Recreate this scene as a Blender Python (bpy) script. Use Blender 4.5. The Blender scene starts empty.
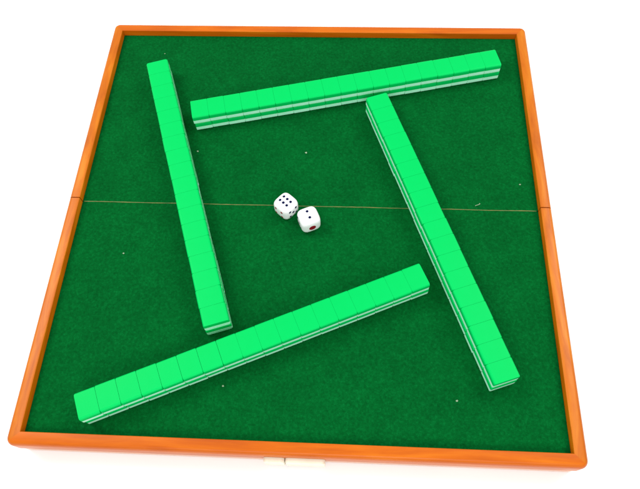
import bpy, bmesh, math, random
from mathutils import Vector, Matrix

random.seed(11)
U = 0.26            # metres per board half-width; the board's inner half-width is 1 unit
ZT = 0.1600         # height of the rail's top above the table, in units
S = bpy.context.scene
COL = S.collection

# ------------------------------------------------------------------ camera
cam_d = bpy.data.cameras.new("camera")
cam_d.sensor_fit = 'HORIZONTAL'
cam_d.sensor_width = 36.0
cam_d.lens = 36.0 * 0.9534
cam_d.clip_start = 0.01
cam_d.clip_end = 50.0
cam = bpy.data.objects.new("camera", cam_d)
COL.objects.link(cam)
cam.location = (0.1856 * U, -1.3455 * U, (2.275 + ZT) * U)
cam.rotation_euler = (0.4667, 0.0298, 0.0429)
S.camera = cam

# ------------------------------------------------------------------ light
world = bpy.data.worlds.new("World")
S.world = world
world.use_nodes = True
bg = world.node_tree.nodes["Background"]
bg.inputs[0].default_value = (1.0, 1.0, 1.0, 1)
bg.inputs[1].default_value = 0.85


def softbox(name, loc, target, sx, sy, power, colour=(1, 1, 1)):
    d = bpy.data.lights.new(name, 'AREA')
    d.shape = 'RECTANGLE'
    d.size, d.size_y = sx, sy
    d.energy = power
    d.color = colour
    o = bpy.data.objects.new(name, d)
    COL.objects.link(o)
    o.location = loc
    o.rotation_euler = (Vector(target) - Vector(loc)).to_track_quat('-Z', 'Y').to_euler()
    return o


softbox("softbox_left", (-0.85, 0.30, 1.20), (0, 0, 0), 0.6, 0.7, 13.0)
softbox("softbox_right", (0.85, 0.40, 1.20), (0, 0, 0), 0.6, 0.7, 11.5)
softbox("softbox_front", (0.08, -1.15, 1.05), (0, 0, 0), 1.1, 0.6, 11.5)

S.view_settings.view_transform = 'Standard'
S.view_settings.look = 'None'
S.view_settings.exposure = 0.0
S.view_settings.gamma = 1.0

# ------------------------------------------------------------------ materials


def material(name, rough=0.5, coat=0.0, spec=0.5):
    m = bpy.data.materials.new(name)
    m.use_nodes = True
    nt = m.node_tree
    b = nt.nodes["Principled BSDF"]
    b.inputs["Roughness"].default_value = rough
    b.inputs["Coat Weight"].default_value = coat
    b.inputs["Specular IOR Level"].default_value = spec
    return m, nt, b


def noise_ramp(nt, b, scale, stops, detail=6, stretch=(1, 1, 1), distort=0.0, rough=0.6, target="Base Color"):
    tc = nt.nodes.new("ShaderNodeTexCoord")
    mp = nt.nodes.new("ShaderNodeMapping")
    mp.inputs["Scale"].default_value = stretch
    nz = nt.nodes.new("ShaderNodeTexNoise")
    nz.inputs["Scale"].default_value = scale
    nz.inputs["Detail"].default_value = detail
    nz.inputs["Roughness"].default_value = rough
    nz.inputs["Distortion"].default_value = distort
    rp = nt.nodes.new("ShaderNodeValToRGB")
    el = rp.color_ramp.elements
    while len(el) < len(stops):
        el.new(0.5)
    for e, (p, c) in zip(el, stops):
        e.position = p
        e.color = (*c, 1)
    nt.links.new(tc.outputs["Object"], mp.inputs["Vector"])
    nt.links.new(mp.outputs["Vector"], nz.inputs["Vector"])
    nt.links.new(nz.outputs["Fac"], rp.inputs["Fac"])
    if target:
        nt.links.new(rp.outputs["Color"], b.inputs[target])
    return nz, rp, mp, tc


def add_bump(nt, b, source, strength, dist):
    bp = nt.nodes.new("ShaderNodeBump")
    bp.inputs["Strength"].default_value = strength
    bp.inputs["Distance"].default_value = dist
    nt.links.new(source, bp.inputs["Height"])
    nt.links.new(bp.outputs["Normal"], b.inputs["Normal"])


def mix_colour(nt, a, c, fac, blend='MULTIPLY'):
    mx = nt.nodes.new("ShaderNodeMix")
    mx.data_type = 'RGBA'
    mx.blend_type = blend
    mx.inputs["Factor"].default_value = fac
    nt.links.new(a, mx.inputs["A"])
    nt.links.new(c, mx.inputs["B"])
    return mx.outputs["Result"]


# white seamless table
M_white, nt, b = material("white_table", rough=0.75, spec=0.3)
noise_ramp(nt, b, 3.0, [(0.3, (0.90, 0.90, 0.90)), (0.7, (0.93, 0.93, 0.93))], detail=3)


def wood(name, stretch, dark, mid, light, rough, coat):
    m, nt, b = material(name, rough=rough, coat=coat)
    b.inputs["Coat Roughness"].default_value = 0.22
    b.inputs["Specular IOR Level"].default_value = 0.2
    nz, rp, mp, tc = noise_ramp(nt, b, 95.0, [(0.25, dark), (0.5, mid), (0.72, light)], detail=8,
                                stretch=stretch, distort=0.6, target=None)
    n2 = nt.nodes.new("ShaderNodeTexNoise")
    n2.inputs["Scale"].default_value = 9.0
    n2.inputs["Detail"].default_value = 3.0
    nt.links.new(tc.outputs["Object"], n2.inputs["Vector"])
    r2 = nt.nodes.new("ShaderNodeValToRGB")
    r2.color_ramp.elements[0].position = 0.3
    r2.color_ramp.elements[0].color = (0.86, 0.76, 0.60, 1)
    r2.color_ramp.elements[1].position = 0.7
    r2.color_ramp.elements[1].color = (1, 1, 1, 1)
    nt.links.new(n2.outputs["Fac"], r2.inputs["Fac"])
    nt.links.new(mix_colour(nt, rp.outputs["Color"], r2.outputs["Color"], 0.45), b.inputs["Base Color"])
    add_bump(nt, b, nz.outputs["Fac"], 0.12, 0.0006)
    return m


W_D, W_M, W_L = (0.35, 0.058, 0.0), (0.47, 0.096, 0.0), (0.54, 0.135, 0.002)
V_D, V_M, V_L = (0.33, 0.066, 0.0), (0.46, 0.114, 0.0), (0.54, 0.180, 0.006)  # side rails yellower than the cross rails: sheen painted into the colour
M_wood_x = wood("orange_wood_crosswise", (0.10, 1.0, 1.0), W_D, W_M, W_L, 0.36, 0.0)
M_wood_y = wood("orange_wood_lengthwise", (1.0, 0.16, 1.0), V_D, V_M, V_L, 0.36, 0.0)
P_D, P_M, P_L = (0.60, 0.27, 0.13), (0.70, 0.35, 0.20), (0.78, 0.43, 0.27)  # tray wood paled: the white table's reflection is painted into its colour
M_bounce_x = wood("bounce_lit_wood_crosswise", (0.10, 1.0, 1.0), P_D, P_M, P_L, 0.3, 0.5)
M_bounce_y = wood("bounce_lit_wood_lengthwise", (1.0, 0.10, 1.0), P_D, P_M, P_L, 0.3, 0.5)

# green felt: fine nap, soft blotches of brushed pile
M_felt, nt, b = material("green_felt", rough=0.95, spec=0.03)
nz, rp, mp, tc = noise_ramp(nt, b, 380.0, [(0.28, (0.0002, 0.050, 0.0078)), (0.55, (0.0003, 0.082, 0.0136)), (0.8, (0.0014, 0.124, 0.024))],
                            detail=4, rough=0.7, target=None)
n2 = nt.nodes.new("ShaderNodeTexNoise")
n2.inputs["Scale"].default_value = 26.0
n2.inputs["Detail"].default_value = 5.0
n2.inputs["Roughness"].default_value = 0.65
nt.links.new(tc.outputs["Object"], n2.inputs["Vector"])
r2 = nt.nodes.new("ShaderNodeValToRGB")
r2.color_ramp.elements[0].position = 0.3
r2.color_ramp.elements[0].color = (0.80, 0.84, 0.84, 1)
r2.color_ramp.elements[1].position = 0.72
r2.color_ramp.elements[1].color = (1.12, 1.08, 1.08, 1)
nt.links.new(n2.outputs["Fac"], r2.inputs["Fac"])
nt.links.new(mix_colour(nt, rp.outputs["Color"], r2.outputs["Color"], 1.0), b.inputs["Base Color"])
add_bump(nt, b, nz.outputs["Fac"], 0.35, 0.0007)

M_seam, nt, b = material("seam_strip", rough=0.6)
noise_ramp(nt, b, 60.0, [(0.3, (0.05, 0.11, 0.02)), (0.6, (0.15, 0.15, 0.03)), (0.8, (0.24, 0.21, 0.06))], detail=4)

M_back, nt, b = material("bright_green_plastic", rough=0.36, spec=0.05)
noise_ramp(nt, b, 14.0, [(0.3, (0.0, 0.43, 0.078)), (0.7, (0.0, 0.47, 0.094))], detail=3)

M_face, nt, b = material("ivory_plastic", rough=0.35, spec=0.3)
noise_ramp(nt, b, 40.0, [(0.3, (0.36, 0.84, 0.57)), (0.7, (0.43, 0.88, 0.63))], detail=2)

M_die, nt, b = material("white_die_plastic", rough=0.18)
noise_ramp(nt, b, 60.0, [(0.3, (0.80, 0.80, 0.80)), (0.7, (0.84, 0.84, 0.84))], detail=2)

M_navy, nt, b = material("navy_pip_paint", rough=0.5, spec=0.08)
noise_ramp(nt, b, 300.0, [(0.3, (0.0015, 0.003, 0.028)), (0.7, (0.003, 0.006, 0.050))], detail=2)
M_red, nt, b = material("red_pip_paint", rough=0.5, spec=0.12)
noise_ramp(nt, b, 300.0, [(0.3, (0.20, 0.003, 0.010)), (0.7, (0.26, 0.006, 0.016))], detail=2)

M_latch, nt, b = material("ivory_latch_plastic", rough=0.35)
noise_ramp(nt, b, 50.0, [(0.3, (0.70, 0.63, 0.49)), (0.7, (0.76, 0.69, 0.55))], detail=3)

M_added_foot, nt, b = material("black_rubber", rough=0.8)
noise_ramp(nt, b, 80.0, [(0.3, (0.02, 0.02, 0.02)), (0.7, (0.035, 0.035, 0.035))], detail=3)

M_lint, nt, b = material("white_lint", rough=0.9)
noise_ramp(nt, b, 400.0, [(0.3, (0.16, 0.28, 0.15)), (0.7, (0.32, 0.42, 0.28))], detail=2)

# ------------------------------------------------------------------ builders


def mesh_of(name, bm, mats, smooth=False, angle=None):
    bmesh.ops.scale(bm, vec=(U, U, U), verts=bm.verts)
    bmesh.ops.recalc_face_normals(bm, faces=bm.faces)
    me = bpy.data.meshes.new(name)
    bm.to_mesh(me)
    bm.free()
    for m in (mats if isinstance(mats, (list, tuple)) else [mats]):
        me.materials.append(m)
    if smooth:
        for p in me.polygons:
            p.use_smooth = True
        if angle:
            me.set_sharp_from_angle(angle=angle)
    return me


def link(name, me, parent=None, loc=(0, 0, 0)):
    o = bpy.data.objects.new(name, me)
    COL.objects.link(o)
    o.location = (loc[0] * U, loc[1] * U, loc[2] * U)
    if parent:
        o.parent = parent
    return o


def tag(o, label, cat, group=None):
    o["label"] = label
    o["category"] = cat
    if group:
        o["group"] = group
    return o


def add_box(bm, x0, x1, y0, y1, z0, z1, bevel=0.0, seg=2):
    r = bmesh.ops.create_cube(bm, size=1.0)
    for v in r["verts"]:
        v.co = Vector(((x0 + x1) / 2 + v.co.x * (x1 - x0), (y0 + y1) / 2 + v.co.y * (y1 - y0),
                       (z0 + z1) / 2 + v.co.z * (z1 - z0)))
    if bevel:
        es = list({e for v in r["verts"] for e in v.link_edges})
        bmesh.ops.bevel(bm, geom=es, offset=bevel, segments=seg, affect='EDGES', profile=0.5)


# ------------------------------------------------------------------ setting
bm = bmesh.new()
bmesh.ops.create_grid(bm, x_segments=1, y_segments=1, size=16.0)
table = link("table_surface", mesh_of("table_surface", bm, M_white))
table["kind"] = "structure"

# ------------------------------------------------------------------ folding board
HB = 1.0        # inner half-length
MR = 0.0495     # rail width
DR = 0.0333     # depth of the felt below the rail's top
RC = 0.030      # rounding of the outer corners
FELT_Z = ZT - DR

board = link("folding_mahjong_board", None)
tag(board, "square folding mahjong board with orange wooden rim and dark green felt", "game board")


def sweep_u(profile, gap, mr, rc, mats, sgn):
    """U-shaped moulding of one half of the board: profile is a closed list of (outward offset, z)."""
    bm = bmesh.new()
    st = []     # stations: function offset -> xy
    ins = max(gap, 0.0)
    st.append((lambda u: (-1 - u, ins), 1))
    for t in (0.2, 0.4, 0.6, 0.8):
        st.append((lambda u, t=t: (-1 - u, ins + (HB - ins) * t), 1))
    n = 8
    for side in (-1, 1):
        for k in range(n + 1):
            a = math.pi / 2 * k / n
            def pos(u, a=a, side=side):
                q = mr - rc
                if u <= q:
                    return (side * (1 + u), HB + u)
                r = u - q
                if side < 0:
                    return (-(1 + q) - r * math.cos(a), HB + q + r * math.sin(a))
                return ((1 + q) + r * math.sin(a), HB + q + r * math.cos(a))
            st.append((pos, 1 if (side < 0 and k < n // 2) or (side > 0 and k >= n // 2) else 0))
    for t in (0.8, 0.6, 0.4, 0.2, 0.0):
        st.append((lambda u, t=t: (1 + u, ins + (HB - ins) * t), 1))
    rings = [[bm.verts.new((*f(u), z)) for u, z in profile] for f, _ in st]
    m = len(profile)
    for i in range(len(rings) - 1):
        for j in range(m):
            fc = bm.faces.new((rings[i][j], rings[i][(j + 1) % m], rings[i + 1][(j + 1) % m], rings[i + 1][j]))
            fc.material_index = st[i][1] if i < len(st) // 2 else st[i + 1][1] if st[i][1] else 0
    bm.faces.new(rings[0])
    bm.faces.new(rings[-1])
    bmesh.ops.remove_doubles(bm, verts=bm.verts, dist=1e-6)
    if sgn < 0:
        for v in bm.verts:
            v.co.y = -v.co.y
    return bm


def arc(cu, cz, r, a0, a1, n):
    return [(cu + r * math.cos(math.radians(a0 + (a1 - a0) * k / n)),
             cz + r * math.sin(math.radians(a0 + (a1 - a0) * k / n))) for k in range(n + 1)]


LIP = ZT - 0.082
rail_profile = ([(0.0, LIP)] + arc(0.004, ZT - 0.004, 0.004, 180, 90, 3)
                + [(MR - 0.016 + 0.016 * math.sin(t * math.pi / 12), ZT - 0.024 + 0.024 * math.cos(t * math.pi / 12)) for t in range(7)]
                + arc(MR - 0.006, LIP + 0.006, 0.006, 0, -90, 3))
MB = MR - 0.0045
BASE = 0.0075     # trays raised on added feet, so a shadow line shows underneath
base_profile = ([(-0.004, BASE), (-0.004, LIP - 0.001), (MB, LIP - 0.001)]
                + arc(MB - 0.005, BASE + 0.005, 0.005, 0, -90, 3))

for sgn in (1, -1):
    bm = sweep_u(rail_profile, 0.0022, MR, RC, None, sgn)
    link("wooden_rim", mesh_of("wooden_rim", bm, [M_wood_x, M_wood_y], smooth=True, angle=0.6), board)
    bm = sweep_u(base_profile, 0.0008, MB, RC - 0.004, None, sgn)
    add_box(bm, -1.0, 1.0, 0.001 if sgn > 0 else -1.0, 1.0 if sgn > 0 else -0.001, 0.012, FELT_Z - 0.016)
    link("base_tray", mesh_of("base_tray", bm, [M_bounce_x, M_bounce_y], smooth=True, angle=0.6), board)
    for fx in (-0.93, 0.93):  # unseen feet, added to hold the shadow gap open
        for fy in (0.10, 0.93):
            bm = bmesh.new()
            bmesh.ops.create_cone(bm, cap_ends=True, segments=24, radius1=0.026, radius2=0.030, depth=0.0124)
            bmesh.ops.translate(bm, verts=bm.verts, vec=(fx, sgn * fy, 0.0065))
            link("added_foot", mesh_of("added_foot", bm, M_added_foot), board)
    bm = bmesh.new()
    y0, y1 = (0.0012, HB - 0.0008) if sgn > 0 else (-HB + 0.0008, -0.0012)
    add_box(bm, -0.9992, 0.9992, y0, y1, FELT_Z - 0.012, FELT_Z, bevel=0.0012, seg=2)
    link("felt_panel", mesh_of("felt_panel", bm, M_felt), board)

# pale fold line where the two felt panels meet: a thin uneven ridge
bm = bmesh.new()
prev = None
N = 90
for i in range(N + 1):
    x = -0.992 + 1.984 * i / N
    w = 0.0020 + 0.0009 * random.random()
    yc = 0.0012 * math.sin(i * 0.37) * random.random()
    z = FELT_Z - 0.003
    ring = [bm.verts.new((x, yc - w, z)), bm.verts.new((x, yc - w * 0.5, z + 0.0042)),
            bm.verts.new((x, yc + w * 0.5, z + 0.0042)), bm.verts.new((x, yc + w, z))]
    if prev:
        for j in range(3):
            bm.faces.new((prev[j], ring[j], ring[j + 1], prev[j + 1]))
    prev = ring
link("fold_seam", mesh_of("fold_seam", bm, M_seam), board)


# ivory plastic latch pieces on the near face
def latch(x0, x1, cut_left, cut_right):
    y = -(1 + MR)
    z0, z1 = 0.020, ZT - 0.040
    c = 0.008
    pr = [(x0 + 0.002, z0), (x1 - 0.002, z0), (x1, z0 + 0.02)]
    pr += [(x1, z1 - c), (x1 - c * cut_right, z1)] if cut_right else [(x1, z1)]
    pr += [(x0 + c * cut_left, z1), (x0, z1 - c)] if cut_left else [(x0, z1)]
    pr += [(x0, z0 + 0.02)]
    bm = bmesh.new()
    f = bm.faces.new([bm.verts.new((px, y + 0.002, pz + 0.0005)) for px, pz in pr])
    ex = bmesh.ops.extrude_face_region(bm, geom=[f])
    for v in ex["geom"]:
        if isinstance(v, bmesh.types.BMVert):
            v.co.y = y - 0.016
    bmesh.ops.bevel(bm, geom=[e for e in bm.edges], offset=0.0022, segments=2, affect='EDGES')
    return mesh_of("latch", bm, M_latch)


link("latch", latch(-0.102, -0.026, 1.0, 1.3), board)
link("latch", latch(-0.0225, 0.122, 0.8, 1.0), board)

# ------------------------------------------------------------------ mahjong tiles
TW, TL, TH = 0.0771, 0.1035, 0.0490
SPLIT = 0.0255      # ivory below, green above


RY, RX, RV = 0.0085, 0.00022, 0.0038     # rounding: front and back edges, joint edges, upright corners


def tile_half(upper):
    """one layer of a tile lofted from rounded rectangles"""
    bm = bmesh.new()
    n = 6
    levels = []
    for k in range(n + 1):
        a = math.pi / 2 * k / n
        levels.append((1 - math.sin(a), RY * (1 - math.cos(a))))
    if upper:
        levels = [(0.0, SPLIT)] + [(f, TH - z) for f, z in reversed(levels)]
    else:
        levels = levels + [(0.0, SPLIT)]
    rings = []
    for f, z in levels:
        hx, hy = TW / 2 - RX * f, TL / 2 - RY * f
        ring = []
        for q, (sx, sy) in enumerate(((1, 1), (-1, 1), (-1, -1), (1, -1))):
            for k in range(5):
                a = math.pi / 2 * (q + k / 4)
                ring.append(bm.verts.new((sx * (hx - RV) + RV * math.cos(a), sy * (hy - RV) + RV * math.sin(a), z)))
        rings.append(ring)
    for r0, r1 in zip(rings, rings[1:]):
        m = len(r0)
        for k in range(m):
            bm.faces.new((r0[k], r0[(k + 1) % m], r1[(k + 1) % m], r1[k]))
    bm.faces.new(rings[-1] if upper else rings[0])
    return bm


back_me = mesh_of("tile_back", tile_half(True), M_back, smooth=True, angle=0.05)
face_me = mesh_of("tile_face", tile_half(False), M_face, smooth=True, angle=0.05)
tile0 = link("mahjong_tile", None)
b0 = link("tile_back", back_me, tile0)
f0 = link("tile_face", face_me, tile0)
used = [False]


def copy_thing(root):
    c = root.copy()
    COL.objects.link(c)
    for ch in list(root.children):
        k = ch.copy()
        COL.objects.link(k)
        k.parent = c
    return c


ORD = ["first", "second", "third", "fourth", "fifth", "sixth", "seventh", "eighth", "ninth", "tenth"]


def tile_row(name, p0, p1, n, ends, dz_low=(0.0, 0.0), loose=0):
    a, c = Vector(p0), Vector(p1)
    d = (c - a).normalized()
    nrm = Vector((-d.y, d.x))
    ang = math.atan2(d.y, d.x)
    pitch = (c - a).length / n
    for layer in (0, 1):
        for i in range(n):
            t = tile0 if not used[0] else copy_thing(tile0)
            used[0] = True
            j = 0.0005
            off_l = random.uniform(-0.00003, 0.00003)
            off_n = random.gauss(0, j)
            if i < loose:        # the first few tiles stand slightly apart
                off_l -= 0.0006 * (loose - i)
            if layer == 0:
                off_l += dz_low[0]
                off_n += dz_low[1]
            p = a + d * (pitch * (i + 0.5) + off_l) + nrm * off_n
            z = FELT_Z + 0.0006 + layer * (TH + 0.0003)
            t.location = (p.x * U, p.y * U, z * U)
            t.rotation_euler = (0, 0, ang + math.radians(random.gauss(0, 0.05)))
            if i < (n + 1) // 2:
                place = "%s from the %s end" % (ORD[i], ends[0])
                if i == 0:
                    place = "at the very %s end" % ends[0]
            else:
                place = "%s from the %s end" % (ORD[n - 1 - i], ends[1])
                if i == n - 1:
                    place = "at the very %s end" % ends[1]
            lay = "upper" if layer else "lower"
            tag(t, "green mahjong tile in the %s layer of the %s wall, %s" % (lay, name, place),
                "mahjong tile", "mahjong tiles stacked in four walls")


tile_row("far", (-0.5515, 0.4435), (0.8755, 0.7838), 19, ("left", "right"), (0.003, 0.003))
tile_row("near", (-0.7795, -0.9158), (0.4900, -0.3530), 18, ("left", "right"), (0.003, 0.002), loose=7)
tile_row("left", (-0.7605, 0.732), (-0.3115, -0.584), 18, ("far", "near"), (0.001, 0.0))
tile_row("right", (0.301, 0.542), (0.7745, -0.7665), 18, ("far", "near"), (0.002, -0.001))

# ------------------------------------------------------------------ dice
DE = 0.088
K = 3.9


def on_die(v, lift=1.0):
    n = (abs(v.x) ** K + abs(v.y) ** K + abs(v.z) ** K) ** (1 / K)
    return v / n * (DE / 2) * lift


def die_body():
    bm = bmesh.new()
    g = 14
    for ax in range(3):
        for s in (-1, 1):
            vs = {}
            for i in range(g + 1):
                for j in range(g + 1):
                    p = [0, 0, 0]
                    p[ax] = s
                    p[(ax + 1) % 3] = math.tan((2 * i / g - 1) * math.pi / 4)
                    p[(ax + 2) % 3] = math.tan((2 * j / g - 1) * math.pi / 4)
                    vs[i, j] = bm.verts.new(on_die(Vector(p)))
            for i in range(g):
                for j in range(g):
                    bm.faces.new((vs[i, j], vs[i + 1, j], vs[i + 1, j + 1], vs[i, j + 1]))
    bmesh.ops.remove_doubles(bm, verts=bm.verts, dist=1e-5)
    return mesh_of("die_body", bm, M_die, smooth=True)


DIE_BODY = die_body()


def pip_mesh(n, e1, e2, cu, cv, r, mat):
    """a painted round pip lying on the die's own curved face"""
    bm = bmesh.new()
    def at(u, v, lift):
        return bm.verts.new(on_die(n + e1 * u + e2 * v, lift))
    c = at(cu, cv, 1.010)
    rings = []
    for rr, lf in ((0.55, 1.010), (0.88, 1.008), (1.0, 0.998)):
        rings.append([at(cu + r * rr * math.cos(2 * math.pi * k / 18), cv + r * rr * math.sin(2 * math.pi * k / 18), lf)
                      for k in range(18)])
    for k in range(18):
        bm.faces.new((c, rings[0][k], rings[0][(k + 1) % 18]))
        for q in range(2):
            bm.faces.new((rings[q][k], rings[q + 1][k], rings[q + 1][(k + 1) % 18], rings[q][(k + 1) % 18]))
    return mesh_of("pip", bm, mat, smooth=True)


G = 0.40
LAYOUT = {
    1: [(0, 0)],
    2: [(-0.36, 0), (0.36, 0)],
    3: [(-G, -G), (0, 0), (G, G)],
    4: [(-G, -G), (G, -G), (-G, G), (G, G)],
    5: [(-G, -G), (G, -G), (-G, G), (G, G), (0, 0)],
    6: [(-0.46, -0.27), (0, -0.27), (0.46, -0.27), (-0.46, 0.27), (0, 0.27), (0.46, 0.27)],
}
AX = {1: Vector((0, 0, -1)), 6: Vector((0, 0, 1)), 4: Vector((1, 0, 0)), 3: Vector((-1, 0, 0)),
      5: Vector((0, 1, 0)), 2: Vector((0, -1, 0))}
E1 = {1: Vector((1, 0, 0)), 6: Vector((0, 1, 0)), 4: Vector((0, 1, 0)), 3: Vector((0, 1, 0)),
      5: Vector((1, 0, 0)), 2: Vector((0, 0, 1))}


def die(x, y, rot, label):
    t = link("die", None, None, (x, y, FELT_Z))
    tag(t, label, "die", "pair of dice on the felt")
    t.rotation_euler = rot
    # the empty stands at the base: parts are lifted along the die's own up axis
    up = rot.to_matrix().inverted() @ Vector((0, 0, 1))
    lift = up * (DE / 2 + 0.0004) * U
    o = link("die_body", DIE_BODY, t)
    o.location = lift
    for val, spots in LAYOUT.items():
        n, e1 = AX[val], E1[val]
        e2 = n.cross(e1)
        for (u, v) in spots:
            r = 0.36 if val == 1 else 0.15
            o = link("pip", pip_mesh(n, e1, e2, u, v, r, M_red if val in (1, 4) else M_navy), t)
            o.location = lift
            if val == 1:
                o["label"] = "large red pip"
    return t


def frame(x_dir, y_dir):
    """rotation taking local x, y to the given world directions"""
    xd, yd = Vector(x_dir).normalized(), Vector(y_dir).normalized()
    zd = xd.cross(yd)
    yd = zd.cross(xd)
    return Matrix((xd, yd, zd)).transposed().to_euler()


def deg(a):
    return (math.cos(math.radians(a)), math.sin(math.radians(a)), 0)


# six up, four towards the near left, five towards the near right
die(-0.0845, -0.0275, frame(deg(-131), deg(-41)), "white die with six dark pips up, touching the fold line")
# two up (local -y up), one towards the viewer (local -z), three to the left (local -x)
zl = Vector(deg(-66)) * -1
yl = Vector((0, 0, -1))
xl = yl.cross(zl)
die(0.0170, -0.0905, frame(xl, yl), "white die with two pips up and one big red pip in front")

# ------------------------------------------------------------------ lint on the felt


def lint(x, y, size, label, thread=False):
    bm = bmesh.new()
    if not thread:
        bmesh.ops.create_icosphere(bm, subdivisions=2, radius=1.0)
        for v in bm.verts:
            k = 1 + random.uniform(-0.35, 0.35)
            v.co = Vector((v.co.x * size * k * 0.75, v.co.y * size * 0.6 * k, (v.co.z * 0.5 + 0.4) * size * k * 0.7))
    else:
        pts = [Vector((-0.022, -0.004, 0.002)), Vector((-0.012, 0.0, 0.004)), Vector((0.0, 0.003, 0.005)),
               Vector((0.012, 0.009, 0.005)), Vector((0.017, 0.014, 0.004)), Vector((0.012, 0.018, 0.003))]
        prev = None
        for i, p in enumerate(pts):
            dd = (pts[min(i + 1, 5)] - pts[max(i - 1, 0)]).normalized()
            s = dd.cross(Vector((0, 0, 1))).normalized()
            ring = [bm.verts.new(p * 0.55 + (s * math.cos(a) + Vector((0, 0, 1)) * math.sin(a)) * 0.0015)
                    for a in (0, 1.05, 2.09, 3.14, 4.19, 5.24)]
            if prev:
                for k in range(6):
                    bm.faces.new((prev[k], ring[k], ring[(k + 1) % 6], prev[(k + 1) % 6]))
            prev = ring
    o = link("lint_thread" if thread else "lint_speck", mesh_of("lint", bm, M_lint, smooth=True), None, (x, y, FELT_Z))
    tag(o, label, "lint", "bits of lint on the green felt")


lint(-0.017, 0.282, 0.0065, "bright white lint speck on the felt between the dice and the far wall")
lint(-0.519, 0.279, 0.0060, "white lint speck below the left end of the far wall")
lint(-0.766, -0.252, 0.0050, "pale lint speck on the felt left of the left wall")
lint(0.744, 0.022, 0.0, "pale curled lint thread on the fold line right of the right wall", thread=True)
lint(0.935, 0.133, 0.0055, "pale lint speck beside the right rim above the fold line")
lint(0.605, -0.824, 0.0055, "pale lint speck left of the near end of the right wall")
lint(-0.277, -0.800, 0.0055, "pale lint speck in front of the near wall")
lint(-0.767, 0.875, 0.0040, "small pale lint speck beyond the far end of the left wall")
